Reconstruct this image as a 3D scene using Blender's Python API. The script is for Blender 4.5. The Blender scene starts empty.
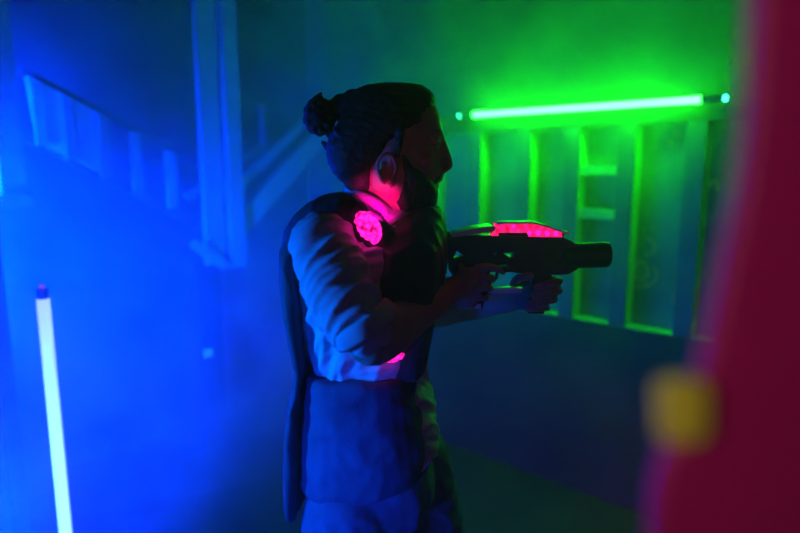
import bpy, bmesh, math, random
from mathutils import Vector, Matrix, noise
random.seed(7)
S = bpy.context.scene
COL = S.collection
PITCH = math.radians(9.2); F = 600.0; CAMZ = 1.6
SP, CP = math.sin(PITCH), math.cos(PITCH)

# ------------------------------------------------------------------ helpers
def P(px, py, Y):
    cx = (px-400)/F; cy = (266.5-py)/F
    den = CP+cy*SP
    return Vector((cx/den*Y, Y, CAMZ+(-SP+cy*CP)/den*Y))

def link(name, me, mat=None, parent=None):
    o = bpy.data.objects.new(name, me); COL.objects.link(o)
    if mat is not None:
        me.materials.clear(); me.materials.append(mat)
    if parent is not None: o.parent = parent
    return o

def obj(name, bm, mat=None, parent=None, smooth=False, bevel=0, seg=2):
    me = bpy.data.meshes.new(name)
    if bevel:
        es = [e for e in bm.edges if len(e.link_faces) == 2 and e.calc_face_angle(0) > 0.6]
        bmesh.ops.bevel(bm, geom=es, offset=bevel, segments=seg, profile=.5, affect='EDGES', clamp_overlap=True)
    bmesh.ops.recalc_face_normals(bm, faces=bm.faces)
    bm.to_mesh(me); bm.free()
    if smooth:
        for p in me.polygons: p.use_smooth = True
    return link(name, me, mat, parent)

def tag(o, label=None, cat=None, group=None, kind=None):
    if label: o['label'] = label
    if cat: o['category'] = cat
    if group: o['group'] = group
    if kind: o['kind'] = kind
    return o

def empty(name, loc=(0, 0, 0), label=None, cat=None, group=None):
    o = bpy.data.objects.new(name, None); COL.objects.link(o); o.location = loc
    o.empty_display_size = .05
    return tag(o, label, cat, group)

def child(o, root):
    """parent o to root keeping o's world-space mesh in place"""
    o.parent = root
    o.matrix_parent_inverse = Matrix.Translation(-Vector(root.location)) if root.rotation_euler.z == 0 else root.matrix_basis.inverted()
    return o

def box(bm, c, s, M=None):
    vs = []
    for i in (-1, 1):
        for j in (-1, 1):
            for k in (-1, 1):
                v = Vector((c[0]+i*s[0]/2, c[1]+j*s[1]/2, c[2]+k*s[2]/2))
                vs.append(bm.verts.new(M @ v if M else v))
    for f in ((0, 1, 3, 2), (4, 6, 7, 5), (0, 4, 5, 1), (2, 3, 7, 6), (0, 2, 6, 4), (1, 5, 7, 3)):
        bm.faces.new([vs[i] for i in f])

def loft(bm, rings):
    R = [[bm.verts.new(p) for p in r] for r in rings]
    n = len(R[0])
    for a, b in zip(R, R[1:]):
        for i in range(n):
            bm.faces.new((a[i], a[(i+1) % n], b[(i+1) % n], b[i]))
    bm.faces.new(R[0][::-1]); bm.faces.new(R[-1])

def frame_of(t):
    t = t.normalized()
    u = Vector((0, 0, 1)) if abs(t.z) < .9 else Vector((0, 1, 0))
    a = t.cross(u).normalized(); b = a.cross(t).normalized()
    return a, b

def tube(bm, pts, rad, n=18, fa=1.0, fb=1.0, cap=True):
    """tapered round chain with hemispherical ends"""
    pts = [Vector(p) for p in pts]
    if not hasattr(rad, '__len__'): rad = [rad]*len(pts)
    rings = []
    a, b = frame_of(pts[1]-pts[0])
    def ring(c, r): return [c+a*(r*fa*math.cos(2*math.pi*i/n))+b*(r*fb*math.sin(2*math.pi*i/n)) for i in range(n)]
    for k, (p, r) in enumerate(zip(pts, rad)):
        t = (pts[min(k+1, len(pts)-1)]-pts[max(k-1, 0)]).normalized()
        a = (a-t*a.dot(t)).normalized(); b = t.cross(a).normalized()
        if k == 0 and cap:
            for q in (.98, .85, .6, .3): rings.append(ring(p-t*r*q, r*math.sqrt(1-q*q)))
        rings.append(ring(p, r))
        if k == len(pts)-1 and cap:
            for q in (.3, .6, .85, .98): rings.append(ring(p+t*r*q, r*math.sqrt(1-q*q)))
    loft(bm, rings)

def smoothpts(pts, rad, m=6):
    """Catmull-Rom densify"""
    pts = [Vector(p) for p in pts]; out = []; ro = []
    for i in range(len(pts)-1):
        p0 = pts[max(i-1, 0)]; p1 = pts[i]; p2 = pts[i+1]; p3 = pts[min(i+2, len(pts)-1)]
        for j in range(m):
            t = j/m
            out.append(.5*((2*p1)+(p2-p0)*t+(2*p0-5*p1+4*p2-p3)*t*t+(3*p1-p0-3*p2+p3)*t**3))
            ro.append(rad[i]+(rad[i+1]-rad[i])*(t*t*(3-2*t)))
    out.append(pts[-1]); ro.append(rad[-1])
    return out, ro

def stube(bm, pts, rad, n=18, m=6, **k):
    p, r = smoothpts(pts, rad, m); tube(bm, p, r, n, **k)

def ell(bm, c, r, M=None, u=20, v=12):
    rings = []
    for j in range(1, v):
        ph = math.pi*j/v
        rings.append([Vector((r[0]*math.sin(ph)*math.cos(2*math.pi*i/u), r[1]*math.sin(ph)*math.sin(2*math.pi*i/u), -r[2]*math.cos(ph))) for i in range(u)])
    c = Vector(c)
    rings = [[(M @ p if M else p)+c for p in R] for R in rings]
    loft(bm, rings)

def sring(xf, xb, y, hw, z, n=28, e=2.3, taper=0):
    """superellipse horizontal ring from back xb to front xf"""
    cx = (xf+xb)/2; hd = (xf-xb)/2; R = []
    for i in range(n):
        t = 2*math.pi*i/n; c, s = math.cos(t), math.sin(t)
        x = abs(c)**(2/e)*math.copysign(1, c); w = abs(s)**(2/e)*math.copysign(1, s)
        R.append(Vector((cx+hd*x, y+hw*w*(1-taper*max(0, x)), z)))
    return R

def remesh(bm, voxel, it=4, fac=.5, fn=None):
    """one continuous skin over overlapping closed shells"""
    bmesh.ops.recalc_face_normals(bm, faces=bm.faces)
    me = bpy.data.meshes.new('tmp'); bm.to_mesh(me); bm.free()
    o = bpy.data.objects.new('tmp', me); COL.objects.link(o)
    m = o.modifiers.new('r', 'REMESH'); m.mode = 'VOXEL'; m.voxel_size = voxel; m.use_smooth_shade = True
    if it:
        s = o.modifiers.new('s', 'SMOOTH'); s.factor = fac; s.iterations = it
    dg = bpy.context.evaluated_depsgraph_get(); dg.update()
    out = bpy.data.meshes.new_from_object(o.evaluated_get(dg))
    bpy.data.objects.remove(o); bpy.data.meshes.remove(me)
    if fn:
        out.update()
        nor = [v.normal.copy() for v in out.vertices]
        for v, nn in zip(out.vertices, nor): v.co = v.co+nn*fn(v.co, nn)
    for p in out.polygons: p.use_smooth = True
    return out

def plate(polys, Y, half, bev=0.0, tf=None):
    """flat profile (pixel outline, holes allowed) given thickness along Y"""
    cu = bpy.data.curves.new('tmp', 'CURVE'); cu.dimensions = '2D'; cu.fill_mode = 'BOTH'
    cu.extrude = max(half-bev, .0005); cu.bevel_depth = bev; cu.bevel_resolution = 2
    if bev: cu.offset = -bev
    for poly in polys:
        sp = cu.splines.new('POLY'); sp.points.add(len(poly)-1); sp.use_cyclic_u = True
        for q, (x, y) in zip(sp.points, poly):
            w = P(x, y, Y) if tf is None else tf(x, y)
            q.co = (w.x, w.z, 0, 1)
    o = bpy.data.objects.new('tmp', cu); COL.objects.link(o)
    dg = bpy.context.evaluated_depsgraph_get(); dg.update()
    me = bpy.data.meshes.new_from_object(o.evaluated_get(dg))
    bpy.data.objects.remove(o)
    for v in me.vertices: v.co = Vector((v.co.x, Y-v.co.z, v.co.y))
    bm = bmesh.new(); bm.from_mesh(me); bpy.data.meshes.remove(me)
    bmesh.ops.remove_doubles(bm, verts=bm.verts, dist=1e-6)
    return bm

# ------------------------------------------------------------------ materials
def mat(name, col, rough=.6, metal=0, emis=None, strength=1, vary=0, scale=8, bump=0, bscale=60, spec=.5, sheen=0):
    m = bpy.data.materials.new(name); m.use_nodes = True
    nt = m.node_tree; b = nt.nodes['Principled BSDF']
    b.inputs['Base Color'].default_value = (*col, 1); b.inputs['Roughness'].default_value = rough
    b.inputs['Metallic'].default_value = metal; b.inputs['Specular IOR Level'].default_value = spec
    if sheen: b.inputs['Sheen Weight'].default_value = sheen
    if emis:
        b.inputs['Emission Color'].default_value = (*emis, 1); b.inputs['Emission Strength'].default_value = strength
    tc = nt.nodes.new('ShaderNodeTexCoord')
    if vary:
        n = nt.nodes.new('ShaderNodeTexNoise'); n.inputs['Scale'].default_value = scale; n.inputs['Detail'].default_value = 6
        r = nt.nodes.new('ShaderNodeValToRGB')
        r.color_ramp.elements[0].position = .3; r.color_ramp.elements[1].position = .7
        r.color_ramp.elements[0].color = (*[c*(1-vary) for c in col], 1); r.color_ramp.elements[1].color = (*[min(1, c*(1+vary)) for c in col], 1)
        nt.links.new(tc.outputs['Object'], n.inputs['Vector']); nt.links.new(n.outputs['Fac'], r.inputs['Fac']); nt.links.new(r.outputs['Color'], b.inputs['Base Color'])
    if bump:
        n2 = nt.nodes.new('ShaderNodeTexNoise'); n2.inputs['Scale'].default_value = bscale; n2.inputs['Detail'].default_value = 5
        bu = nt.nodes.new('ShaderNodeBump'); bu.inputs['Strength'].default_value = bump; bu.inputs['Distance'].default_value = .01
        nt.links.new(tc.outputs['Object'], n2.inputs['Vector']); nt.links.new(n2.outputs['Fac'], bu.inputs['Height']); nt.links.new(bu.outputs['Normal'], b.inputs['Normal'])
    return m

M = dict(
    wall=mat('painted_wall', (.065, .065, .07), .75, vary=.25, scale=3, bump=.2, bscale=30),
    dark=mat('black_board', (.02, .02, .022), .8, vary=.3, scale=4),
    floor=mat('floor_paint', (.013, .012, .014), .6, vary=.4, scale=5, bump=.2),
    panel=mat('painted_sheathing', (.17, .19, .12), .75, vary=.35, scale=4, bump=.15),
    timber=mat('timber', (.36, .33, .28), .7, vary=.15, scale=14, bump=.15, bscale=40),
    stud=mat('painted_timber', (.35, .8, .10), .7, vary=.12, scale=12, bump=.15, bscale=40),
    studface=mat('shaded_stud_front', (.10, .10, .10), .7, vary=.2, scale=10),
    rail=mat('grey_rail', (.13, .13, .13), .7, vary=.2, scale=10),
    pale=mat('pale_board', (.6, .6, .58), .7, vary=.1, scale=10),
    redpaint=mat('red_paint_mark', (.75, .30, .12), .7),
    yellowmark=mat('yellow_paint_mark', (.7, .55, .05), .7),
    cap=mat('lamp_cap', (.10, .10, .11), .4),
    blue_tube=mat('blue_tube', (.8, .9, 1), .3, emis=(.6/14, .9/14, 1), strength=14),
    green_tube=mat('green_tube', (.8, 1, .9), .3, emis=(.8/125, 1, 1.6/125), strength=125),
    led_mag=mat('indicator_magenta', (.2, .0, .2), .4, emis=(.5, .01, 1), strength=1),
    led_grn=mat('indicator_green', (.0, .2, .1), .4, emis=(.05, 1, .6), strength=8),
    skin=mat('skin', (.45, .27, .2), .55, vary=.08, scale=30, bump=.05, bscale=200),
    hair=mat('hair', (.02, .014, .012), .6, bump=.25, bscale=90),
    shirt=mat('pale_shirt', (.52, .56, .62), .85, vary=.06, scale=40, bump=.1, bscale=300),
    vest=mat('navy_vest', (.035, .04, .06), .6, bump=.15, bscale=200),
    apron=mat('navy_waistcoat', (.05, .06, .12), .75, vary=.2, scale=14, bump=.15, bscale=200),
    jeans=mat('denim', (.09, .11, .19), .85, vary=.2, scale=30, bump=.15, bscale=400),
    shoe=mat('shoe', (.03, .03, .03), .5),
    sole=mat('sole', (.4, .4, .4), .7),
    eye=mat('eye_white', (.4, .4, .4), .3),
    iris=mat('iris', (.05, .03, .02), .2),
    gun=mat('blaster_black', (.018, .018, .02), .42),
    gunmet=mat('blaster_satin', (.75, .77, .75), .42, metal=.5),
    gunled=mat('blaster_glow', (.3, .02, .05), .4, emis=(1, .006, .10), strength=1.6),
    gundot=mat('blaster_glow_cell', (.3, .02, .1), .4, emis=(1, .01, .42), strength=2),
    barrier=mat('red_panel', (.52, .003, .22), .55, vary=.06, scale=20),
    yellow=mat('yellow_pad', (.85, .7, .08), .7),
    scratch=mat('pale_scratch', (.6, .5, .55), .6),
    tagm=mat('white_tag', (.85, .88, .9), .4),
)
def sensor_mat():
    m = bpy.data.materials.new('sensor_glow'); m.use_nodes = True
    nt = m.node_tree; b = nt.nodes['Principled BSDF']
    b.inputs['Base Color'].default_value = (.3, .02, .1, 1)
    tc = nt.nodes.new('ShaderNodeTexCoord'); v = nt.nodes.new('ShaderNodeTexNoise'); v.inputs['Scale'].default_value = 110; v.inputs['Detail'].default_value = 3
    r = nt.nodes.new('ShaderNodeValToRGB')
    r.color_ramp.elements[0].position = .36; r.color_ramp.elements[0].color = (.35, .0, .06, 1)
    r.color_ramp.elements[1].position = .62; r.color_ramp.elements[1].color = (2.6, .02, .8, 1)
    nt.links.new(tc.outputs['Object'], v.inputs['Vector']); nt.links.new(v.outputs['Fac'], r.inputs['Fac'])
    nt.links.new(r.outputs['Color'], b.inputs['Emission Color']); b.inputs['Emission Strength'].default_value = 1.5
    return m
def dome_mat():
    m = bpy.data.materials.new('blaster_glow'); m.use_nodes = True
    nt = m.node_tree; b = nt.nodes['Principled BSDF']; b.inputs['Base Color'].default_value = (.3, .02, .05, 1)
    tc = nt.nodes.new('ShaderNodeTexCoord'); v = nt.nodes.new('ShaderNodeTexNoise'); v.inputs['Scale'].default_value = 90; v.inputs['Detail'].default_value = 2
    r = nt.nodes.new('ShaderNodeValToRGB')
    r.color_ramp.elements[0].position = .35; r.color_ramp.elements[0].color = (.55, .0, .03, 1)
    r.color_ramp.elements[1].position = .68; r.color_ramp.elements[1].color = (1.5, .012, .30, 1)
    nt.links.new(tc.outputs['Object'], v.inputs['Vector']); nt.links.new(v.outputs['Fac'], r.inputs['Fac'])
    nt.links.new(r.outputs['Color'], b.inputs['Emission Color']); b.inputs['Emission Strength'].default_value = 1.4
    return m
M['sensor'] = sensor_mat(); M['gunled'] = dome_mat()

# ------------------------------------------------------------------ room frame
O = Vector((1.295, 2.59, 0)); w = Vector((-.749, .663, 0)).normalized(); nrm = Vector((-w.y, w.x, 0))
if nrm.y > 0: nrm = -nrm
# wall-local axes: x = to the right along the slatted wall, y = out of the wall into the room, z = up
RW = Matrix(((-w.x, nrm.x, 0, O.x), (-w.y, nrm.y, 0, O.y), (0, 0, 1, 0), (0, 0, 0, 1)))
RWi = RW.inverted()
def WA(px, py, d=.09):
    """where the sight line of a photo point meets the plane d in front of the slatted wall: (along, height)"""
    r = P(px, py, 1)-Vector((0, 0, CAMZ)); c = Vector((0, 0, CAMZ))
    t = (d-(c-O).dot(nrm))/r.dot(nrm)
    q = RWi @ (c+r*t)
    return q.x, q.z
AR, AL, D0, H = 3.0, -2.6, 5.2, 3.1
def wallbox(name, x0, x1, y0, y1, z0, z1, m, kind=True, parent=None):
    bm = bmesh.new(); box(bm, ((x0+x1)/2, (y0+y1)/2, (z0+z1)/2), (x1-x0, y1-y0, z1-z0), RW)
    o = obj(name, bm, m, parent)
    if kind: o['kind'] = 'structure'
    return o
wallbox('wall_right', AL-.1, AR+.1, -.1, 0, 0, H, M['wall'])
wallbox('wall_back', AL-.1, AL, 0, D0, 0, H, M['wall'])
wallbox('wall_front', AR, AR+.1, 0, D0, 0, H, M['wall'])
wallbox('wall_left', AL-.1, AR+.1, D0, D0+.1, 0, H, M['wall'])
wallbox('floor', AL-.1, AR+.1, -.1, D0+.1, -.1, 0, M['floor'])
wallbox('ceiling', AL-.1, AR+.1, -.1, D0+.1, H, H+.1, M['dark'])

# ------------------------------------------------------------------ slatted wall frame (right, green)
def wroot(name, a, d, z, label, cat, group=None):
    return empty(name, RW @ Vector((a, d, z)), label, cat, group)
def wpart(name, x0, x1, y0, y1, z0, z1, m, root, bevel=.003):
    bm = bmesh.new(); box(bm, ((x0+x1)/2, (y0+y1)/2, (z0+z1)/2), (x1-x0, y1-y0, z1-z0), RW)
    return child(obj(name, bm, m, bevel=bevel), root)
zt = WA(700, 100, .14)[1]
edges = [WA(437, 220)[0], WA(480, 220)[0], WA(529, 220)[0], WA(577, 230)[0], WA(631, 230)[0], WA(702, 200)[0]]
zsill = WA(650, 331)[1]; zhead = WA(650, 124)[1]
SW = .075; SD = .09
fr = wroot('timber_stud_frame', edges[3], 0, zsill, 'tall timber stud frame of open bays on the green lit wall below the tube lamp', 'wall frame')
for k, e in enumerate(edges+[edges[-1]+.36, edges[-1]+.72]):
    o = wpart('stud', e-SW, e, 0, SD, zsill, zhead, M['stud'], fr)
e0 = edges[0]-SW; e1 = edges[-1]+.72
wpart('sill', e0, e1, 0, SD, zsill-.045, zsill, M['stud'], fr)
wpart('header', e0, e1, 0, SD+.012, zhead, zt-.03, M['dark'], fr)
a3, b3 = edges[3], edges[4]-SW
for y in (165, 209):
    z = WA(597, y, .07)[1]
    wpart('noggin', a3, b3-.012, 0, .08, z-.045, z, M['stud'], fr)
# dark strips over the stud fronts, shade put into their colour
for k, e in enumerate(edges+[edges[-1]+.36]):
    wpart('batten', e-SW, e-.002, SD, SD+.01, zsill, zhead, M['studface'], fr, .002)
# infill panels, one per bay, with painted marks
allx = edges+[edges[-1]+.36]
panels = []
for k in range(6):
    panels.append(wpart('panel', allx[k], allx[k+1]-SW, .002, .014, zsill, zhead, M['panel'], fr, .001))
bm = bmesh.new(); box(bm, ((e0+e1)/2, SD+.006, (zsill-.004)/2), (e1-e0, .012, zsill-.004), RW)
o = obj('low_board', bm, M['dark']); child(o, fr); o['label'] = 'black board under the sill'

def mark(name, pts, r, m, parent):
    """painted stroke lying on the panel; pts in photo pixels"""
    bm = bmesh.new(); q = []
    for x, y in pts:
        a, z = WA(x, y, .014); q.append(RW @ Vector((a, .0148, z)))
    # flat ribbon
    n = len(q); L = []
    for i in range(n):
        t = (q[min(i+1, n-1)]-q[max(i-1, 0)]).normalized(); s = t.cross(nrm).normalized()
        L.append((bm.verts.new(q[i]+s*r), bm.verts.new(q[i]-s*r)))
    for (a, b), (c, d) in zip(L, L[1:]): bm.faces.new((a, b, d, c))
    ret = bmesh.ops.extrude_face_region(bm, geom=bm.faces[:])
    for v in ret['geom']:
        if isinstance(v, bmesh.types.BMVert): v.co += nrm*.0006
    o = obj(name, bm, m, parent=None)
    o.parent = parent; o.matrix_parent_inverse = parent.matrix_world.inverted()
    return o
def arc(cx, cy, rx, ry, a0, a1, n=16):
    return [(cx+rx*math.cos(math.radians(a0+(a1-a0)*i/n)), cy+ry*math.sin(math.radians(a0+(a1-a0)*i/n))) for i in range(n+1)]
def stroke(pts, k=3, r=.0075, m='redpaint'):
    o = mark('painted_stroke', pts, r, M[m], fr)
    o.matrix_parent_inverse = Matrix.Translation(-Vector(fr.location)); return o
stroke(arc(648, 247, 7, 8, -100, 120))
stroke([(642, 229.5), (646, 229.2)], r=.004); stroke([(650, 229), (654, 228.7)], r=.004)
stroke(arc(641, 271, 7, 9, 20, 390, 24))
stroke(arc(648, 275, 9, 9.5, -60, 120))
stroke([(635, 287), (650, 286)], r=.006)
for (x, y) in ((676, 133), (681, 134), (671, 143), (679, 146)):
    stroke([(x-3, y), (x+3, y)], r=.012)
stroke(arc(705, 148, 2, 2, 0, 180, 6), r=.01, m='yellowmark')
stroke(arc(714, 187, 4, 6, 180, 400), r=.009, m='yellowmark')
stroke([(684, 242), (683, 262), (679, 290), (676, 305)], r=.02)

# ------------------------------------------------------------------ lamps
def lamp(name, A, B, r, caplen, mt, ml, label, ledr):
    A, B = Vector(A), Vector(B); t = (B-A).normalized()
    root = empty(name, A-t*caplen, label, 'tube light')
    bm = bmesh.new(); tube(bm, [A, A.lerp(B, .25), A.lerp(B, .5), A.lerp(B, .75), B], r, 24, cap=False)
    child(obj('glowing_tube', bm, mt, smooth=True), root)
    for p, s in ((A, -1), (B, 1)):
        bm = bmesh.new(); tube(bm, [p+t*s*.0005, p+t*s*(caplen-.004)], r*.9, 20, cap=False)
        c = child(obj('end_cap', bm, M['cap'], bevel=.003), root)
        bm = bmesh.new(); ell(bm, p+t*s*(caplen+.002), (ledr, ledr, ledr))
        child(obj('indicator', bm, ml, smooth=True), root)
    return root
zt = WA(700, 100, .14)[1]; aR = WA(702, 100, .14)[0]; aL, zL = WA(475, 115, .14)
print('tube', aR, aL, zt, zL, 'sill', zsill, 'head', zhead, 'edges', edges)
g = lamp('tube_light', RW @ Vector((aL, .15, (zL))), RW @ Vector((aR, .15, zt)), .0145, .085, M['green_tube'], M['led_grn'],
         'green glowing tube lamp fixed level above the timber stud frame', .012)
for s in (.08, .92):
    bm = bmesh.new(); a = aL+(aR-aL)*s; z = zL+(zt-zL)*s
    box(bm, (a, .069, z), (.03, .13, .03), RW)
    child(obj('bracket', bm, M['cap']), g)
top = P(43, 299, 2.0); bot = P(67, 540, 2.0)
bx = top.x; 
b_ = lamp('tube_light', (bx, 2.0, .045), (bx, 2.0, top.z), .020, .04, M['blue_tube'], M['led_mag'],
     'blue glowing tube lamp standing upright on the floor at the left', .006)

# ------------------------------------------------------------------ timber on the left wall (blue)
def LW(px, py, d):
    """photo point on the plane d in front of wall_back (local x = AL + d): returns (along y, z)"""
    c = Vector((0, 0, CAMZ)); r = P(px, py, 1)-c
    cl = RWi @ c; rl = RWi.to_3x3() @ r
    t = (AL+d-cl.x)/rl.x; q = cl+rl*t
    return q.y, q.z
def lbar(name, p0, p1, d0, d1, wd, m, root, bevel=.004):
    """a board on the wall plane between two photo points, width wd, from depth d0 to d1"""
    y0, z0 = p0; y1, z1 = p1
    t = Vector((0, y1-y0, z1-z0)); L = t.length; t.normalize()
    s = Vector((0, -t.z, t.y)); c = Vector((AL+(d0+d1)/2, (y0+y1)/2, (z0+z1)/2))
    bm = bmesh.new()
    R = Matrix.Identity(4)
    for i, a in enumerate((Vector((1, 0, 0)), s, t)):
        R[0][i], R[1][i], R[2][i] = a
    box(bm, (0, 0, 0), (d1-d0, wd, L), RW @ Matrix.Translation(c) @ R)
    return child(obj(name, bm, m, bevel=bevel), root)
dp = .45
y, z = LW(222, 262, dp)
tf = empty('timber_post_frame', RW @ Vector((AL+dp, y, 0)), 'tall timber post of two boards with a diagonal brace rising behind the head', 'post')
def vert(px, py0, py1, d0, d1, wd, name, m=M['timber'], root=tf):
    y0, z0 = LW(px, py0, d1); _, z1 = LW(px, py1, d1)
    return lbar(name, (y0, z1), (y0, min(z0, H)), d0, d1, wd, m, root)
yp0, zt0 = LW(215, -140, dp); yp1, _ = LW(232, 150, dp)
zb = LW(222, 268, dp)[1]
ya, yb = LW(213.5, 150, dp)[0], LW(232, 150, dp)[0]
lbar('post_board', (ya, zb+.02), (ya, H), dp-.05, dp-.01, .115, M['timber'], tf)
lbar('post_board', (yb, zb), (yb, H), dp-.045, dp+.03, .085, M['timber'], tf)
yl = LW(216, 300, dp)[0]
lbar('post_foot', (yl, 0), (yl, zb+.03), dp-.10, dp-.055, .13, M['dark'], tf)
lbar('diagonal_brace', LW(232, 245, dp), LW(372, 85, dp), dp-.1, dp-.06, .12, M['timber'], tf)
lbar('diagonal_brace', LW(222, 215, dp), LW(330, 110, dp), dp-.15, dp-.115, .05, M['timber'], tf)
lbar('short_brace', LW(192, 243, dp), LW(224, 266, dp), dp-.005, dp+.03, .045, M['timber'], tf)
o = vert(208.5, 349, 357, dp-.055, dp-.045, .05, 'reflector', M['tagm']); o['label'] = 'small pale rectangular reflector on the post foot'

y, z = LW(95, 150, .3)
rl = empty('stair_railing', RW @ Vector((AL+.3, y, 0)), 'sloping stair railing with pale boarded panel and thin balusters in blue haze', 'railing')
lbar('top_rail', LW(20, 70, .3), LW(215, 172, .3), .27, .305, .035, M['rail'], rl)
lbar('bottom_rail', LW(20, 135, .3), LW(215, 232, .3), .27, .305, .035, M['rail'], rl)
# boarded panel
bm = bmesh.new(); q = []
for px, py in ((26, 76), (100, 114), (106, 176), (38, 142)):
    yy, zz = LW(px, py, .31); q.append((yy, zz))
vs0 = [bm.verts.new(RW @ Vector((AL+.285, a, b))) for a, b in q]; vs1 = [bm.verts.new(RW @ Vector((AL+.33, a, b))) for a, b in q]
bm.faces.new(vs0); bm.faces.new(vs1[::-1])
for i in range(4): bm.faces.new((vs0[i], vs0[(i+1) % 4], vs1[(i+1) % 4], vs1[i]))
child(obj('boarded_panel', bm, M['pale'], bevel=.003), rl)
for px, p0, p1 in ((36, 84, 145), (66, 98, 160), (101, 115, 178), (134, 132, 192), (169, 152, 208)):
    y0, z0 = LW(px, p0, .33); _, z1 = LW(px, p1, .33)
    lbar('baluster', (y0, z1), (y0, z0), .316, .35, .045, M['timber'], rl, .003)
# small struts further right
y, z = LW(255, 170, .2)
st = empty('wall_batten', RW @ Vector((AL+.06, y, 0)), 'thin batten with a sloping strip on the wall beyond the brace', 'batten')
lbar('upright', LW(267, 146, .06), LW(265, 104, .06), .0, .06, .03, M['timber'], st)
lbar('strip', LW(190, 198, .06), LW(268, 145, .06), .0, .04, .03, M['timber'], st)
y, z = LW(10, 150, .5)
pp = empty('door_post', RW @ Vector((AL+.5, y, 0)), 'pale upright post with a ledge at the far left edge', 'post')
yq = LW(6, 100, .5)[0]
lbar('upright', (yq, LW(20, 196, .5)[1]), (yq, H), .45, .5, .09, M['timber'], pp)
zz = LW(20, 196, .5)[1]
lbar('ledge', (yq+.5, zz-.02), (yq-.05, zz-.02), .44, .54, .05, M['timber'], pp)
lbar('leg', (yq+.1, 0), (yq+.1, zz-.03), .45, .49, .06, M['dark'], pp)

# ------------------------------------------------------------------ camera, fog, lights
cam = bpy.data.cameras.new('camera'); co = bpy.data.objects.new('camera', cam); COL.objects.link(co)
co.location = (0, 0, CAMZ); co.rotation_euler = (math.pi/2-PITCH, 0, 0)
cam.sensor_width = 36; cam.lens = 36*F/800; cam.clip_start = .01
cam.dof.use_dof = True; cam.dof.focus_distance = 1.2; cam.dof.aperture_fstop = 1.4
S.camera = co

def fog(name, label, x0, x1, y0, y1, z0, z1, dens, aniso, thick):
    bm = bmesh.new(); box(bm, ((x0+x1)/2, (y0+y1)/2, (z0+z1)/2), (x1-x0, y1-y0, z1-z0), RW)
    m = bpy.data.materials.new(name); m.use_nodes = True; nt = m.node_tree; nt.nodes.clear()
    out = nt.nodes.new('ShaderNodeOutputMaterial'); vs = nt.nodes.new('ShaderNodeVolumeScatter')
    vs.inputs['Anisotropy'].default_value = aniso; vs.inputs['Color'].default_value = (1, 1, 1, 1)
    tc = nt.nodes.new('ShaderNodeTexCoord'); mp = nt.nodes.new('ShaderNodeMapping'); mp.inputs['Scale'].default_value = (1, 1, 1.2)
    n = nt.nodes.new('ShaderNodeTexNoise'); n.inputs['Scale'].default_value = 2.2; n.inputs['Detail'].default_value = 5; n.inputs['Roughness'].default_value = .55
    n.inputs['Distortion'].default_value = .5
    r = nt.nodes.new('ShaderNodeMapRange'); r.inputs['From Min'].default_value = .37; r.inputs['From Max'].default_value = .63
    r.inputs['To Min'].default_value = dens*(1-thick); r.inputs['To Max'].default_value = dens*(1+thick)
    nt.links.new(tc.outputs['Object'], mp.inputs['Vector']); nt.links.new(mp.outputs[0], n.inputs['Vector'])
    nt.links.new(n.outputs['Fac'], r.inputs['Value'])
    sx = nt.nodes.new('ShaderNodeSeparateXYZ'); nt.links.new(tc.outputs['Object'], sx.inputs[0])
    def ramp(axis, a, b, lo, hi):
        g = nt.nodes.new('ShaderNodeMapRange'); g.interpolation_type = 'SMOOTHSTEP'
        for k, v in (('From Min', a), ('From Max', b), ('To Min', lo), ('To Max', hi)): g.inputs[k].default_value = v
        nt.links.new(sx.outputs[axis], g.inputs['Value']); return g.outputs[0]
    def op(o, a, b):
        mu = nt.nodes.new('ShaderNodeMath'); mu.operation = o; nt.links.new(a, mu.inputs[0]); nt.links.new(b, mu.inputs[1]); return mu.outputs[0]
    # smoke hangs thick on the left, under the ceiling, and thins out near the floor and in the front
    side = ramp('X', -1.0, .5, 1.5, 0); high = ramp('Z', .7, 1.9, .12, 1.0); deep = ramp('Y', .5, 2.3, .22, 1.0)
    d = op('MULTIPLY', op('MULTIPLY', op('MAXIMUM', side, high), deep), r.outputs[0])
    nt.links.new(d, vs.inputs['Density'])
    nt.links.new(vs.outputs[0], out.inputs['Volume'])
    o = obj(name, bm, m); tag(o, label, 'haze', kind='stuff'); return o
fog('haze', 'thin theatrical smoke filling the whole room', AL+.002, AR-.002, .002, D0-.002, .002, H-.002, .26, .25, .92)
S.cycles.volume_step_rate = .35; S.cycles.volume_max_steps = 128; S.cycles.volume_bounces = 0
S.cycles.max_bounces = 6

def light(name, typ, loc, target, energy, col, size=.3, size_y=None, spot=None):
    l = bpy.data.lights.new(name, typ); l.energy = energy; l.color = col
    if typ == 'AREA':
        l.size = size
        if size_y: l.shape = 'RECTANGLE'; l.size_y = size_y
    else: l.shadow_soft_size = size
    if spot: l.spot_size = math.radians(spot); l.spot_blend = .6
    o = bpy.data.objects.new(name, l); COL.objects.link(o); o.location = loc
    o.rotation_euler = (Vector(target)-Vector(loc)).to_track_quat('-Z', 'Y').to_euler()
    return o
BL = (0, .025, 1)
def spread(o, deg): o.data.spread = math.radians(deg); return o
spread(light('blue_flood', 'AREA', (-1.95, 1.9, 1.35), (-1.85, 3.3, 1.15), 560, BL, .25, .9), 86)
spread(light('blue_low_fill', 'AREA', (-1.1, 1.2, .35), (-1.3, 2.6, .8), 170, BL, .3, .3), 80)  # added out of view to brighten the smoke low on the left
spread(light('blue_high_fill', 'AREA', (-2.0, 1.9, 2.1), (-1.9, 3.4, 1.7), 45, BL, .25, .25), 80)  # added out of view to bring more blue into the upper left
spread(light('blue_side', 'AREA', (-1.3, .75, 1.25), (-.15, 1.1, 1.15), 3.8, (0, .13, 1), .12, .5), 50)
spread(light('blue_front', 'AREA', (-.75, .15, .8), (-.13, 1.1, .97), 1.1, (0, .05, 1), .2, .2), 34)
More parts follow.
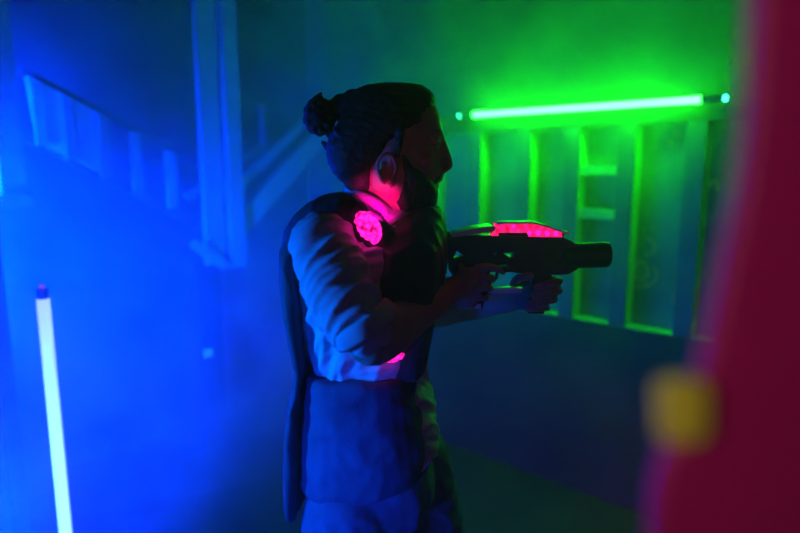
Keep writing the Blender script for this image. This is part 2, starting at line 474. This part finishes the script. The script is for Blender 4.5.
light('sensor_light', 'SPOT', P(379, 217, 1.085), P(374, 206, 1.185), 1.2, (1, .0, .32), .006, spot=70)
light('pink_low_fill', 'SPOT', (1.9, .9, .45), (.75, 2.5, .1), 45, (1, .05, .3), .1, spot=44)  # added spot, tints the dark floor and low board purple
light('pink_fill', 'AREA', (.9, -.4, 1.5), (.1, 1.2, 1.3), .35, (1, .0, .22), .4)
light('barrier_fill', 'SPOT', (-.3, -.12, 1.68), (.19, .24, 1.55), 3.6, (1, .9, .5), .02, spot=36)  # added spot for the red panel and yellow pad alone, no fitting there

wd = bpy.data.worlds.new('world'); S.world = wd; wd.use_nodes = True
wd.node_tree.nodes['Background'].inputs[0].default_value = (0, 0, 0, 1)
S.view_settings.view_transform = 'Standard'; S.view_settings.look = 'None'; S.view_settings.gamma = 1; S.view_settings.exposure = 0
S.view_settings.use_curve_mapping = False

# ------------------------------------------------------------------ the foreground panel at the right
def YP(px, py): return P(px, py, .20)
out = [(752, -420), (750, 0), (744, 110), (734, 195), (719, 262), (707, 325), (696, 372), (690, 400), (678, 424), (664, 446), (654, 470), (650, 500), (649, 533), (648, 620), (648, 1500), (1250, 1500), (1250, -420)]
bm = plate([out], .246, .006, .0045)
pr = empty('red_panel', P(700, 1500, .246), 'crimson panel edge at far right, very close to the camera and out of focus', 'panel')
child(obj('board', bm, M['barrier'], smooth=False), pr)
bm = plate([[(657, 386), (665, 379), (697, 377), (706, 386), (706, 430), (697, 440), (665, 442), (657, 434)]], .236, .004, .002)
o = child(obj('edge_pad', bm, M['yellow'], smooth=True), pr); o['label'] = 'small yellow pad on the panel edge'

# ------------------------------------------------------------------ the man
Yc = 1.25
man = empty('person', (P(360, 480, 1.25).x, 1.25, 0), 'person with a hair bun, pale shirt and dark vest aiming a blaster to the right', 'person')
def C(name, bm_or_me, m, parent=None, **k):
    if isinstance(bm_or_me, bmesh.types.BMesh): o = obj(name, bm_or_me, m, **k)
    else: o = link(name, bm_or_me, m)
    if parent is None: child(o, man)
    else:
        o.parent = parent
    return o
def X(px, py, Y=Yc): return P(px, py, Y)
def ringpx(py, xb, xf, hw, Y=Yc, **k):
    a = X(xb, py, Y); b = X(xf, py, Y); return sring(b.x, a.x, Y, hw, a.z, **k)

body = bmesh.new()
# head: cross-sections following the profile
HEAD = [(86, 380, 405, .022), (89, 366, 418, .045), (94, 357, 427, .058), (101, 350, 433, .067), (110, 345, 438, .074), (120, 341, 441, .078), (130, 339, 442.5, .079),
        (138, 339, 442.5, .079), (146, 340, 440, .078), (156, 343, 440, .077), (166, 348, 440, .075), (174, 353, 440.5, .073), (182, 358, 438, .070), (190, 362, 437, .066),
        (198, 367, 436, .060), (205, 374, 433, .052), (210, 384, 428, .040), (213, 395, 421, .024)]
loft(body, [ringpx(y, b, f, h, e=2.25, taper=.18, n=36) for y, b, f, h in HEAD][::-1])
# brow, nose, lips, chin, cheek
for s in (-1, 1):
    stube(body, [X(441, 137, Yc+s*.008), X(439.5, 134, Yc+s*.025), X(432, 135, Yc+s*.047)], [.0075, .008, .006], n=10, m=3)
    ell(body, X(424, 160, Yc+s*.044), (.022, .016, .018))
    ell(body, X(446.2, 168, Yc+s*.0105), (.0085, .0068, .0068))
stube(body, [X(440.5, 138), X(443.5, 146), X(446.5, 156), X(448.2, 164.5)], [.0075, .0085, .0095, .0105], n=14, m=4)
ell(body, X(448.4, 165.6), (.0092, .0105, .0085))
stube(body, [X(438.5, 178, Yc-.020), X(440.6, 178.3, Yc), X(438.5, 178, Yc+.020)], [.0045, .006, .0045], n=10, m=4)
stube(body, [X(434.5, 185.5, Yc-.017), X(436.6, 186, Yc), X(434.5, 185.5, Yc+.017)], [.0045, .0062, .0045], n=10, m=4)
ell(body, X(430, 202), (.016, .022, .016))
ell(body, X(443.5, 169), (.0105, .0095, .009)); ell(body, X(440.5, 174), (.0075, .009, .008))
for s in (-1, 1):
    ell(body, X(433.8, 139.2, Yc+s*.031), (.0128, .0135, .0066)); ell(body, X(433, 146.2, Yc+s*.031), (.0125, .0135, .0062))
# ears
for s in (-1, 1):
    y = Yc+s*.079
    R = []
    for i in range(13):
        t = math.radians(-70+i*300/12)
        R.append(X(386.5-9.5*math.cos(t)*(1.0 if math.sin(t) > 0 else .8), 169-15.5*math.sin(t), y+s*(.008-.006*math.cos(t+2.6))))
    tube(body, R, .0042, n=8)
    ell(body, X(388, 170, y-s*.002), (.016, .005, .027))
    ell(body, X(391.5, 184, y), (.008, .005, .008))
    tube(body, [X(382, 163, y+s*.003), X(381, 172, y+s*.004), X(386, 180, y+s*.003)], .0032, n=8)
    tube(body, [X(394.5, 168, y), X(394.5, 173, y)], .004, n=8)
# neck and torso under the clothes
loft(body, [ringpx(y, b, f, h, e=2) for y, b, f, h in ((245, 345, 425, .085), (228, 347, 419, .066), (214, 350, 415, .060), (200, 352, 413, .058), (186, 353, 412, .056), (172, 356, 410, .052))])
loft(body, [ringpx(y, b, f, h) for y, b, f, h in ((495, 325, 412, .10), (470, 318, 418, .12), (430, 320, 414, .11), (390, 322, 410, .11), (350, 320, 412, .12), (300, 314, 416, .14), (260, 314, 418, .15), (232, 322, 416, .13), (216, 330, 415, .09))])
# shoulders, arms
SR, ER, WR_ = X(326, 236, 1.10), X(371, 343, .99), X(448, 291, 1.165)
SL, EL, WL = X(405, 238, 1.41), X(420, 311, 1.46), X(501, 302, 1.31)
def arm(s, e, wv):
    stube(body, [s, s.lerp(e, .35), s.lerp(e, .8), e, e.lerp(wv, .25), e.lerp(wv, .6), wv], [.040, .044, .040, .040, .044, .036, .0265], n=20)
arm(SR, ER, WR_); arm(SL, EL, WL)
# hands ---------------------------------------------------------------
def finger(pts, r0=.0092):
    n = len(pts); stube(body, pts, [r0-(r0*.28)*i/(n-1) for i in range(n)], n=12, m=4)
    return pts
# right hand round the pistol grip: palm on the near side, knuckles forward, fingertips on the far side
stube(body, [WR_, X(459, 287, 1.178), X(467, 280, 1.186)], [.0265, .026, .026], n=18)
loft(body, [[Vector(p) for p in r] for r in [
    [X(459+dx, 268+dy, Y) for dx, dy, Y in ((0, 0, 1.176), (14, -3, 1.176), (24, -2, 1.186), (24, -1, 1.206), (10, 0, 1.212), (0, 1, 1.204))],
    [X(457+dx, 282+dy, Y) for dx, dy, Y in ((0, 0, 1.168), (14, -2, 1.166), (26, -1, 1.184), (26, 0, 1.204), (10, 0, 1.212), (-3, 1, 1.200))],
    [X(455+dx, 298+dy, Y) for dx, dy, Y in ((0, 0, 1.172), (13, 0, 1.170), (24, 1, 1.184), (24, 1, 1.204), (10, 1, 1.210), (-2, 1, 1.200))],
    [X(456+dx, 308+dy, Y) for dx, dy, Y in ((0, 0, 1.182), (11, 0, 1.180), (18, 1, 1.186), (18, 1, 1.202), (9, 1, 1.206), (0, 1, 1.198))]]])
RF = [[(478, 268, 1.184), (489, 267, 1.190), (498, 269, 1.200), (503, 272, 1.209)],
      [(479, 277, 1.182), (489, 278, 1.192), (491, 279, 1.228), (480, 281, 1.246)],
      [(478, 287, 1.183), (488, 288, 1.193), (489, 289, 1.228), (478, 291, 1.245)],
      [(475, 297, 1.184), (484, 298, 1.194), (485, 299, 1.226), (474, 300, 1.242)]]
for i, f in enumerate(RF): finger([X(*p) for p in f], (.0092, .0094, .009, .008)[i])
finger([X(458, 275, 1.192), X(461, 264, 1.212), X(470, 259, 1.240), X(482, 259, 1.248)], .0108)
# left hand round the fore grip: palm on the far side, fingertips wrapped onto the near side
stube(body, [WL, X(510, 300, 1.295), X(519, 297, 1.278)], [.0265, .026, .025], n=18)
loft(body, [[Vector(p) for p in r] for r in [
    [X(512+dx, 281+dy, Y) for dx, dy, Y in ((0, 0, 1.250), (20, -2, 1.244), (32, -2, 1.250), (32, -2, 1.270), (16, 0, 1.282), (0, 1, 1.282))],
    [X(511+dx, 292+dy, Y) for dx, dy, Y in ((0, 0, 1.248), (20, -1, 1.243), (34, -1, 1.250), (34, -1, 1.272), (16, 0, 1.288), (-3, 1, 1.290))],
    [X(512+dx, 303+dy, Y) for dx, dy, Y in ((0, 0, 1.252), (18, 0, 1.246), (30, 0, 1.250), (30, 0, 1.270), (14, 0, 1.284), (-2, 1, 1.284))],
    [X(516+dx, 309+dy, Y) for dx, dy, Y in ((0, 0, 1.256), (12, 0, 1.250), (22, 0, 1.252), (22, 0, 1.268), (12, 0, 1.276), (0, 1, 1.276))]]])
LF = [[(538, 280, 1.258), (556, 280, 1.250), (559, 281, 1.214), (547, 284, 1.196), (536, 286, 1.193)],
      [(540, 288, 1.258), (556, 290, 1.250), (558, 291, 1.212), (546, 293, 1.194), (533, 295, 1.191)],
      [(539, 297, 1.258), (552, 299, 1.250), (553, 300, 1.213), (541, 302, 1.195), (529, 303, 1.193)],
      [(534, 304, 1.258), (545, 307, 1.248), (546, 308, 1.216), (535, 309, 1.199), (526, 309, 1.198)]]
LFP = [finger([X(*p) for p in f], (.0092, .0096, .0092, .0082)[i]) for i, f in enumerate(LF)]
finger([X(513, 296, 1.268), X(514, 284, 1.246), X(519, 278, 1.212), X(531, 276, 1.193)], .0108)
# legs under the trousers
HR, KR, AR_ = Vector((-.105, 1.155, .88)), Vector((-.105, 1.14, .49)), Vector((-.20, 1.13, .09))
HL, KL, AL_ = Vector((.015, 1.345, .88)), Vector((.12, 1.37, .50)), Vector((.10, 1.38, .09))
for h, k, a in ((HR, KR, AR_), (HL, KL, AL_)):
    stube(body, [h, h.lerp(k, .5), k, k.lerp(a, .35), a, a+Vector((.0, 0, -.04))], [.066, .062, .050, .048, .034, .034], n=20)
skin = C('body', remesh(body, .0032, 3, .5), M['skin'])

# eyes
for s in (-1, 1):
    bm = bmesh.new(); ell(bm, X(433.5, 142.5, Yc+s*.031), (.0115, .0115, .0115)); e = C('eye', bm, M['eye'], smooth=True)
    bm = bmesh.new(); ell(bm, X(438.3, 142.5, Yc+s*.031), (.0024, .0055, .0055)); C('iris', bm, M['iris'], parent=e, smooth=True)

# hair with bun, beard
def nz(sc, amp, o=0):
    return lambda co, n: amp*noise.noise(Vector((co.x*sc+o, co.y*sc, co.z*sc)))
hb = bmesh.new()
HAIR = [(83.5, 377, 412, .022), (86, 364, 423, .048), (90, 356, 430, .060), (96, 350, 434.5, .070), (104, 345, 436, .078), (114, 341, 434, .083), (124, 338, 428, .0845),
        (134, 331, 416, .0845), (144, 328, 404, .0845), (154, 327.5, 396, .083), (164, 329, 384, .081), (172, 333, 378, .076), (180, 341, 376, .068), (188, 348, 374, .058), (194, 352, 372, .045)]
loft(hb, [ringpx(y, b, f, h+(.003 if y > 118 else 0), e=2.2 if y < 118 else 2.7, taper=.1 if y < 118 else .02, n=36) for y, b, f, h in HAIR][::-1])
stube(hb, [X(401, 128, Yc-.078), X(399, 145, Yc-.079), X(398, 156, Yc-.078)], [.008, .007, .004], n=10, m=3)
stube(hb, [X(401, 128, Yc+.078), X(399, 145, Yc+.079), X(398, 156, Yc+.078)], [.008, .007, .004], n=10, m=3)
stube(hb, [X(352, 104), X(343, 106), X(334, 112)], [.030, .021, .018], n=16)
for i in range(26):
    a = random.uniform(0, 6.28); b = random.uniform(.5, 1)
    y0 = random.uniform(-.03, .03)
    x0 = random.uniform(332, 372); z0 = random.uniform(140, 172)
    p0 = X(x0, z0, Yc+.07*math.copysign(1, y0)); stube(hb, [p0, p0+Vector((-.012, 0, .012)), p0+Vector((-.022, -y0*.6, .026))], [.006, .005, .004], n=8, m=3)
hair = C('hair', remesh(hb, .003, 2, .4, lambda co, n: .0016*noise.noise(Vector((co.x*60+co.z*40, co.y*45, co.z*90)))), M['hair'])
bb = bmesh.new()
ell(bb, X(319.5, 117), (.030, .031, .037)); ell(bb, X(312, 112), (.014, .022, .024)); ell(bb, X(325, 126), (.02, .024, .018))
stube(bb, [X(318, 108), X(318, 99), X(320.5, 93.5)], [.016, .010, .004], n=12)
stube(bb, [X(327, 106), X(333, 107), X(338, 111)], [.013, .012, .016], n=12)
stube(bb, [X(331, 104), X(338, 98.5), X(346, 97)], [.008, .009, .008], n=10)
for i in range(9):
    a = i*.7; stube(bb, [X(319.5+11*math.cos(a), 117-14*math.sin(a), Yc-.02), X(319.5+13*math.cos(a+.6), 117-16*math.sin(a+.6), Yc), X(319.5+11*math.cos(a+1.3), 117-14*math.sin(a+1.3), Yc+.02)], [.007, .009, .006], n=8, m=3)
C('hair_bun', remesh(bb, .0028, 2, .4, lambda co, n: .0018*noise.noise(Vector((co.x*80, co.y*60, co.z*80)))), M['hair'], parent=hair)
bb = bmesh.new()
loft(bb, [ringpx(y, b, f, h+.001, e=2.9, taper=.2, n=32) for y, b, f, h in ((214, 400, 424, .034), (211, 394, 431, .048), (205, 390, 435.5, .058), (198, 389, 437.5, .0655), (191, 391, 438, .0695), (186, 393, 436.6, .0715), (181, 396, 434, .0735), (174, 398, 428, .0755), (166, 399, 416, .0765), (156, 399, 408, .077))])
stube(bb, [X(433, 184, Yc-.030), X(438.5, 177, Yc-.018), X(441, 175.6, Yc), X(438.5, 177, Yc+.018), X(433, 184, Yc+.030)], [.005, .0055, .0055, .0055, .005], n=10, m=4)
C('beard', remesh(bb, .003, 2, .4, lambda co, n: .0016*noise.noise(co*150)), M['hair'])

# shirt: body, near and far sleeve with rolled cuffs, collar
AX = (ER-SR).normalized(); AB = Vector((.75, -.25, .55)); AB = (AB-AX*AB.dot(AX)).normalized(); AC = AX.cross(AB)
def folds(co, n):
    q = co-SR; t, u, v = q.dot(AX), q.dot(AB), q.dot(AC)
    wv = noise.noise(Vector((t*9, u*9, v*9)))*.5
    a = noise.noise(Vector((t*30+u*12+wv, u*7, v*7)))
    b = noise.noise(Vector((t*62-u*14+wv*2+4, u*12, v*12)))
    return .0095*(.42-abs(a)*1.9)+.0036*(.4-abs(b)*1.8)
sb = bmesh.new()
loft(sb, [ringpx(y, b, f, h) for y, b, f, h in ((452, 306, 437, .125), (440, 306, 439, .130), (415, 306, 437, .130), (392, 307, 432, .130), (372, 307, 427, .135), (352, 303, 426, .155), (325, 298, 431, .172), (295, 294, 434, .185), (265, 294, 437, .190), (240, 299, 436, .172), (222, 313, 428, .125), (208, 338, 416, .075))])
stube(sb, [X(336, 236, 1.15), X(324, 246, 1.085), X(332, 272, 1.05), X(346, 303, 1.01), X(362, 326, .995)], [.046, .061, .062, .060, .056], n=24)
stube(sb, [X(402, 226, 1.37), X(408, 244, 1.42), X(412, 275, 1.445), X(419, 305, 1.455)], [.052, .060, .058, .054], n=24)
shirt = C('shirt', remesh(sb, .0048, 4, .5, folds), M['shirt'])
def cuff(c, ax, r, ln):
    bm = bmesh.new(); ax = Vector(ax).normalized(); a, b = frame_of(ax); rings = []
    for (q, k) in ((-ln, .93), (-ln*.6, 1.03), (0, 1.06), (ln*.6, 1.05), (ln, 1.0), (ln*.9, .93), (0, .90), (-ln*.8, .88)):
        rings.append([Vector(c)+ax*q+(a*math.cos(t)+b*math.sin(t))*r*k*(1+.05*math.sin(3*t+1)+.02*math.sin(7*t)) for t in [2*math.pi*i/40 for i in range(40)]])
    R = [[bm.verts.new(p) for p in rr] for rr in rings]
    for i in range(len(R)):
        A, B = R[i], R[(i+1) % len(R)]
        for k in range(40): bm.faces.new((A[k], A[(k+1) % 40], B[(k+1) % 40], B[k]))
    return bm
ax = ER-X(346, 303, 1.01)
C('rolled_cuff', cuff(X(363, 325, .995), (.5, -.05, -.75), .0585, .018), M['shirt'], parent=shirt, smooth=True)
C('rolled_cuff', cuff(X(420, 305, 1.455), (.15, .05, -.9), .055, .018), M['shirt'], parent=shirt, smooth=True)
cb = bmesh.new()
for s in (-1, 1):
    stube(cb, [X(352, 193, Yc+s*.030), X(362, 197, Yc+s*.062), X(378, 206, Yc+s*.071), X(392, 218, Yc+s*.052), X(399, 226, Yc+s*.022)], [.010, .012, .013, .012, .008], n=12)
    stube(cb, [X(378, 206, Yc+s*.074), X(384, 214, Yc+s*.077), X(388, 222, Yc+s*.070)], [.010, .010, .005], n=10)
stube(cb, [X(353, 192, Yc-.035), X(349, 190, Yc), X(353, 192, Yc+.035)], [.010, .011, .010], n=12)
# pleated shirt front
stube(cb, [X(394, 226, Yc-.06), X(391, 244, Yc-.085), X(400, 268, Yc-.10)], [.012, .014, .008], n=10)
C('collar', remesh(cb, .0035, 3, .5), M['shirt'], parent=shirt)

# dark vest: back panel that hangs to the hip, shoulders, front
vb = bmesh.new()
BACK = [(490, 293, 306, .13), (487, 292.5, 307, .135), (470, 292, 307, .14), (440, 292, 308, .145), (415, 293, 307, .148), (390, 296, 309, .148), (370, 301, 313, .148), (352, 303, 316, .150), (325, 297, 315, .155), (300, 292.5, 314, .158), (270, 288.5, 314, .160), (245, 288.5, 317, .158), (228, 291, 324, .152), (214, 299, 334, .140), (203, 310, 345, .12), (194, 330, 356, .085)]
loft(vb, [ringpx(y, b, f, h, e=3) for y, b, f, h in BACK])
for s in (-1, 1):
    stube(vb, [X(312, 230, Yc+s*.13), X(325, 218, Yc+s*.13), X(342, 214, Yc+s*.125), X(362, 226, Yc+s*.122), X(380, 246, Yc+s*.125), X(392, 290, Yc+s*.125), X(400, 345, Yc+s*.105)], [.036, .040, .038, .036, .040, .042, .034], n=20)
FRONT = [(362, 372, 425, .135), (340, 374, 429, .140), (312, 374, 434, .185), (285, 368, 440, .205), (262, 366, 445, .205), (242, 368, 446, .190), (226, 376, 445, .150), (213, 398, 443, .09), (206, 412, 439, .06)]
loft(vb, [ringpx(y, b, f, h, e=2.6) for y, b, f, h in FRONT])
def vfold(co, n):
    a = noise.noise(Vector((co.x*30+co.z*6, co.y*26, co.z*7))); return .006*(.35-abs(a)*1.3)
vest = C('vest', remesh(vb, .0045, 4, .5, vfold), M['vest'])
# waistcoat skirt round the waist
wb = bmesh.new()
loft(wb, [ringpx(y, b, f, h, e=2.6) for y, b, f, h in ((466, 303, 398, .166), (458, 301.5, 424, .174), (440, 301, 428, .175), (425, 301, 428, .174), (408, 302, 425, .172), (390, 303, 421, .170), (370, 304, 418, .170), (361, 304.5, 417, .170), (357, 306, 415, .164))])
def wfold(co, n):
    a = noise.noise(Vector((co.x*9+co.z*14, co.y*9, co.z*11-co.x*8))); b = noise.noise(Vector((co.x*26, co.y*20, co.z*22+5)))
    return .005*(.4-abs(a)*1.5)+.002*(.4-abs(b)*1.5)
C('waistcoat_skirt', remesh(wb, .0048, 4, .5, wfold), M['apron'], parent=vest)
# glowing sensors on the vest
def pod(c, Mx, name='sensor'):
    bm = bmesh.new(); ell(bm, (0, 0, 0), (.020, .013, .033), u=18, v=12)
    me = remesh(bm, .0022, 1, .4, lambda co, n: .004*noise.noise(co*120))
    for v in me.vertices: v.co = Mx @ v.co+c
    return C(name, me, M['sensor'], parent=vest)
o = pod(X(368.5, 227, 1.083), Matrix.Rotation(math.radians(-32), 3, 'Y')); o['label'] = 'glowing pink sensor on the vest shoulder'
o = pod(X(394, 357, 1.075), Matrix.Rotation(math.radians(75), 3, 'Y') @ Matrix.Diagonal((.45, .7, .62))); o['label'] = 'glowing pink sensor low on the vest front'

# trousers and shoes
tb = bmesh.new()
loft(tb, [ringpx(y, b, f, h) for y, b, f, h in ((512, 316, 425, .11), (500, 311, 432, .135), (486, 306, 434, .150), (470, 304, 434, .155), (455, 305, 430, .152))])
stube(tb, [Vector((-.112, 1.15, .90)), Vector((-.115, 1.145, .75)), Vector((-.112, 1.14, .50)), Vector((-.155, 1.135, .28)), Vector((-.20, 1.13, .10))], [.090, .090, .070, .062, .055], n=24)
stube(tb, [Vector((.020, 1.345, .91)), Vector((.062, 1.355, .75)), Vector((.118, 1.37, .50)), Vector((.115, 1.375, .28)), Vector((.10, 1.38, .10))], [.098, .092, .070, .062, .055], n=24)
def tfold(co, n):
    a = noise.noise(Vector((co.x*14, co.y*12, co.z*18+co.x*8))); return .007*(.35-abs(a)*1.4)
C('trousers', remesh(tb, .0055, 4, .5, tfold), M['jeans'])
for a in (AR_, AL_):
    bm = bmesh.new()
    loft(bm, [[Vector((a.x+x, a.y+y*wd_, z)) for x, y in ((-.075, -.6), (-.03, -.9), (.08, -1), (.15, -.8), (.19, 0), (.15, .8), (.08, 1), (-.03, .9), (-.075, .6), (-.085, 0))] for wd_, z in ((.045, .0), (.045, .022))])
    sh = C('shoe', bm, M['sole'], bevel=.004)
    ub = bmesh.new(); stube(ub, [a+Vector((-.03, 0, .05)), a+Vector((-.02, 0, -.03)), a+Vector((.05, 0, -.035)), a+Vector((.14, 0, -.045))], [.043, .045, .04, .03], n=18)
    me = remesh(ub, .004, 3)
    for v in me.vertices: v.co.z = max(v.co.z, .018)
    C('shoe_upper', me, M['shoe'], parent=sh)

# ------------------------------------------------------------------ the blaster
GY = 1.22
gun = empty('toy_blaster', P(478, 300, GY), 'black toy laser blaster with glowing pink top held in both hands', 'toy blaster')
def G(name, bm, m, parent=None, **k):
    o = obj(name, bm, m, **k)
    if parent is None: child(o, gun)
    else: o.parent = parent
    return o
recv = plate([
    [(447, 238), (452, 235), (492, 234.5), (560, 236), (568, 239), (575, 244), (575, 268), (566, 273), (554, 273.5), (527, 273), (512, 271), (489, 270.5), (486, 276), (470, 279), (456, 279), (449, 270), (446, 250)],
    [(452.5, 257), (456, 249.5), (464, 255.5)],
    [(492, 255), (493, 251.5), (496, 251), (495.5, 254.5)],
    [(501.5, 252.2), (513, 251), (512.5, 255.5), (508, 256)],
    [(493, 266.5), (500, 263.8), (507.5, 262.8), (506, 266)],
], GY, .019, .0022)
G('receiver', recv, M['gun'])
bm = plate([[(476, 268), (490, 268), (487, 285), (482, 307), (464, 307), (467, 285)]], GY, .014, .005)
gr = G('pistol_grip', bm, M['gun'], smooth=False)
bm = plate([[(464.5, 303.2), (480, 302.2), (480, 306.6), (465, 307.8)]], GY-.001, .0155, .001)  # pale strip shaped as the glint at the foot of the grip
o = G('grip_glint', bm, M['gunmet'], parent=gr); o['label'] = 'pale strip standing in for a glint at the grip foot'
bm = plate([[(531, 270), (552, 270), (548, 290), (543, 313), (527, 313), (531, 290)]], GY, .013, .005)
G('fore_grip', bm, M['gun'])
bm = plate([[(489, 288.5), (511, 286.6), (522, 287.5), (520, 292), (487, 292.6)]], GY-.002, .012, .0015)
o = G('lower_rail', bm, M['gunmet']); o['label'] = 'pale lower rail between the grips'
bm = plate([[(481, 292), (490, 291.5), (490, 294), (481, 294.5)]], GY, .008, .001)
G('rail_joint', bm, M['gun'])
bm = plate([[(496, 270), (499, 270), (497.5, 278), (493.5, 283), (492, 282), (495, 277)]], GY, .004, .001)
G('trigger', bm, M['gun'])
# barrel: ring, body and muzzle turned about its own axis
def turned(prof, y=GY):
    bm = bmesh.new(); n = 36
    rings = [[P(px, cy, y)+Vector((0, r*math.cos(2*math.pi*i/n), r*math.sin(2*math.pi*i/n))) for i in range(n)] for px, cy, r in prof]
    loft(bm, rings); return bm
def pr_(px): return px/490.0
G('barrel', turned([(566, 256.5, .020), (570, 256.2, .0255), (574, 255.8, .0262), (578, 255.6, .0256), (603, 254.8, .0262), (607, 254.7, .0258), (608.6, 254.7, .0235), (608.7, 254.7, .017), (598, 254.9, .016), (596, 254.9, .0005)]), M['gun'], smooth=True)
G('barrel_collar', turned([(560, 256.8, .024), (561, 256.8, .027), (567, 256.3, .0275), (573, 256.0, .0268), (574, 256, .025)]), M['gun'], smooth=True)
bm = bmesh.new(); stube(bm, [P(562, 240.5, GY-.016), P(567, 240.2, GY-.014), P(572, 242.5, GY-.012), P(574.5, 246.5, GY-.012)], [.0012]*4, n=8)
o = G('bright_clip', bm, M['gunmet'], smooth=True); o['label'] = 'thin shiny clip'
# top plate at the rear
bm = plate([[(450, 233.6), (451, 231.8), (470, 227), (491, 224.4), (493.5, 226.2), (492, 229.2), (470, 232.6), (451, 235.6)]], GY, .036, .0015)
o = G('top_plate', bm, M['gunmet']); o['label'] = 'satin rear top plate'
bm = plate([[(446, 231.5), (449, 231), (450, 236), (446.5, 237)]], GY, .012, .001); G('rear_stop', bm, M['gun'])
# glowing dome with its vent and cells
bm = plate([[(490, 236.5), (490, 234.6), (494.6, 233), (495, 223.5), (500, 222.6), (531, 222.4), (545, 226), (559.5, 231.5), (560, 236.4), (528, 236.8)],
            [(497, 231.8), (526.5, 231.8), (526.5, 235.4), (497, 235.4)]], GY, .0185, .0015)
dome = G('glowing_dome', bm, M['gunled']); dome['label'] = 'glowing pink red dome'
bm = plate([[(496.5, 231.3), (527, 231.3), (527, 235.8), (496.5, 235.8)]], GY, .0165, .001); G('vent', bm, M['gun'], parent=dome)
bm = plate([[(496, 222.8), (500, 221.3), (531.5, 221.1), (546, 224.8), (559, 230), (558.6, 231.3), (545, 226.6), (531, 222.9), (500, 223.1), (496, 224.2)]], GY, .0195, .0006)
o = G('dome_edge', bm, M['gunmet'], parent=dome); o['label'] = 'shiny dome rim'
for x, y, r in ((529.5, 233, .0045), (538, 233.2, .0055), (547, 233.4, .005), (556, 233.4, .005), (513.5, 226.5, .004)):
    bm = bmesh.new(); ell(bm, P(x, y, GY-.0185), (r, .003, r)); G('glow_cell', bm, M['gundot'], parent=dome, smooth=True)
bm = plate([[(560, 230.8), (567.5, 231), (568, 233.6), (560, 234)]], GY, .006, .0008); G('front_sight', bm, M['gunmet'])
bm = plate([[(556, 233.5), (563, 233.5), (563, 238), (556, 238)]], GY, .008, .001); G('sight_base', bm, M['gun'])
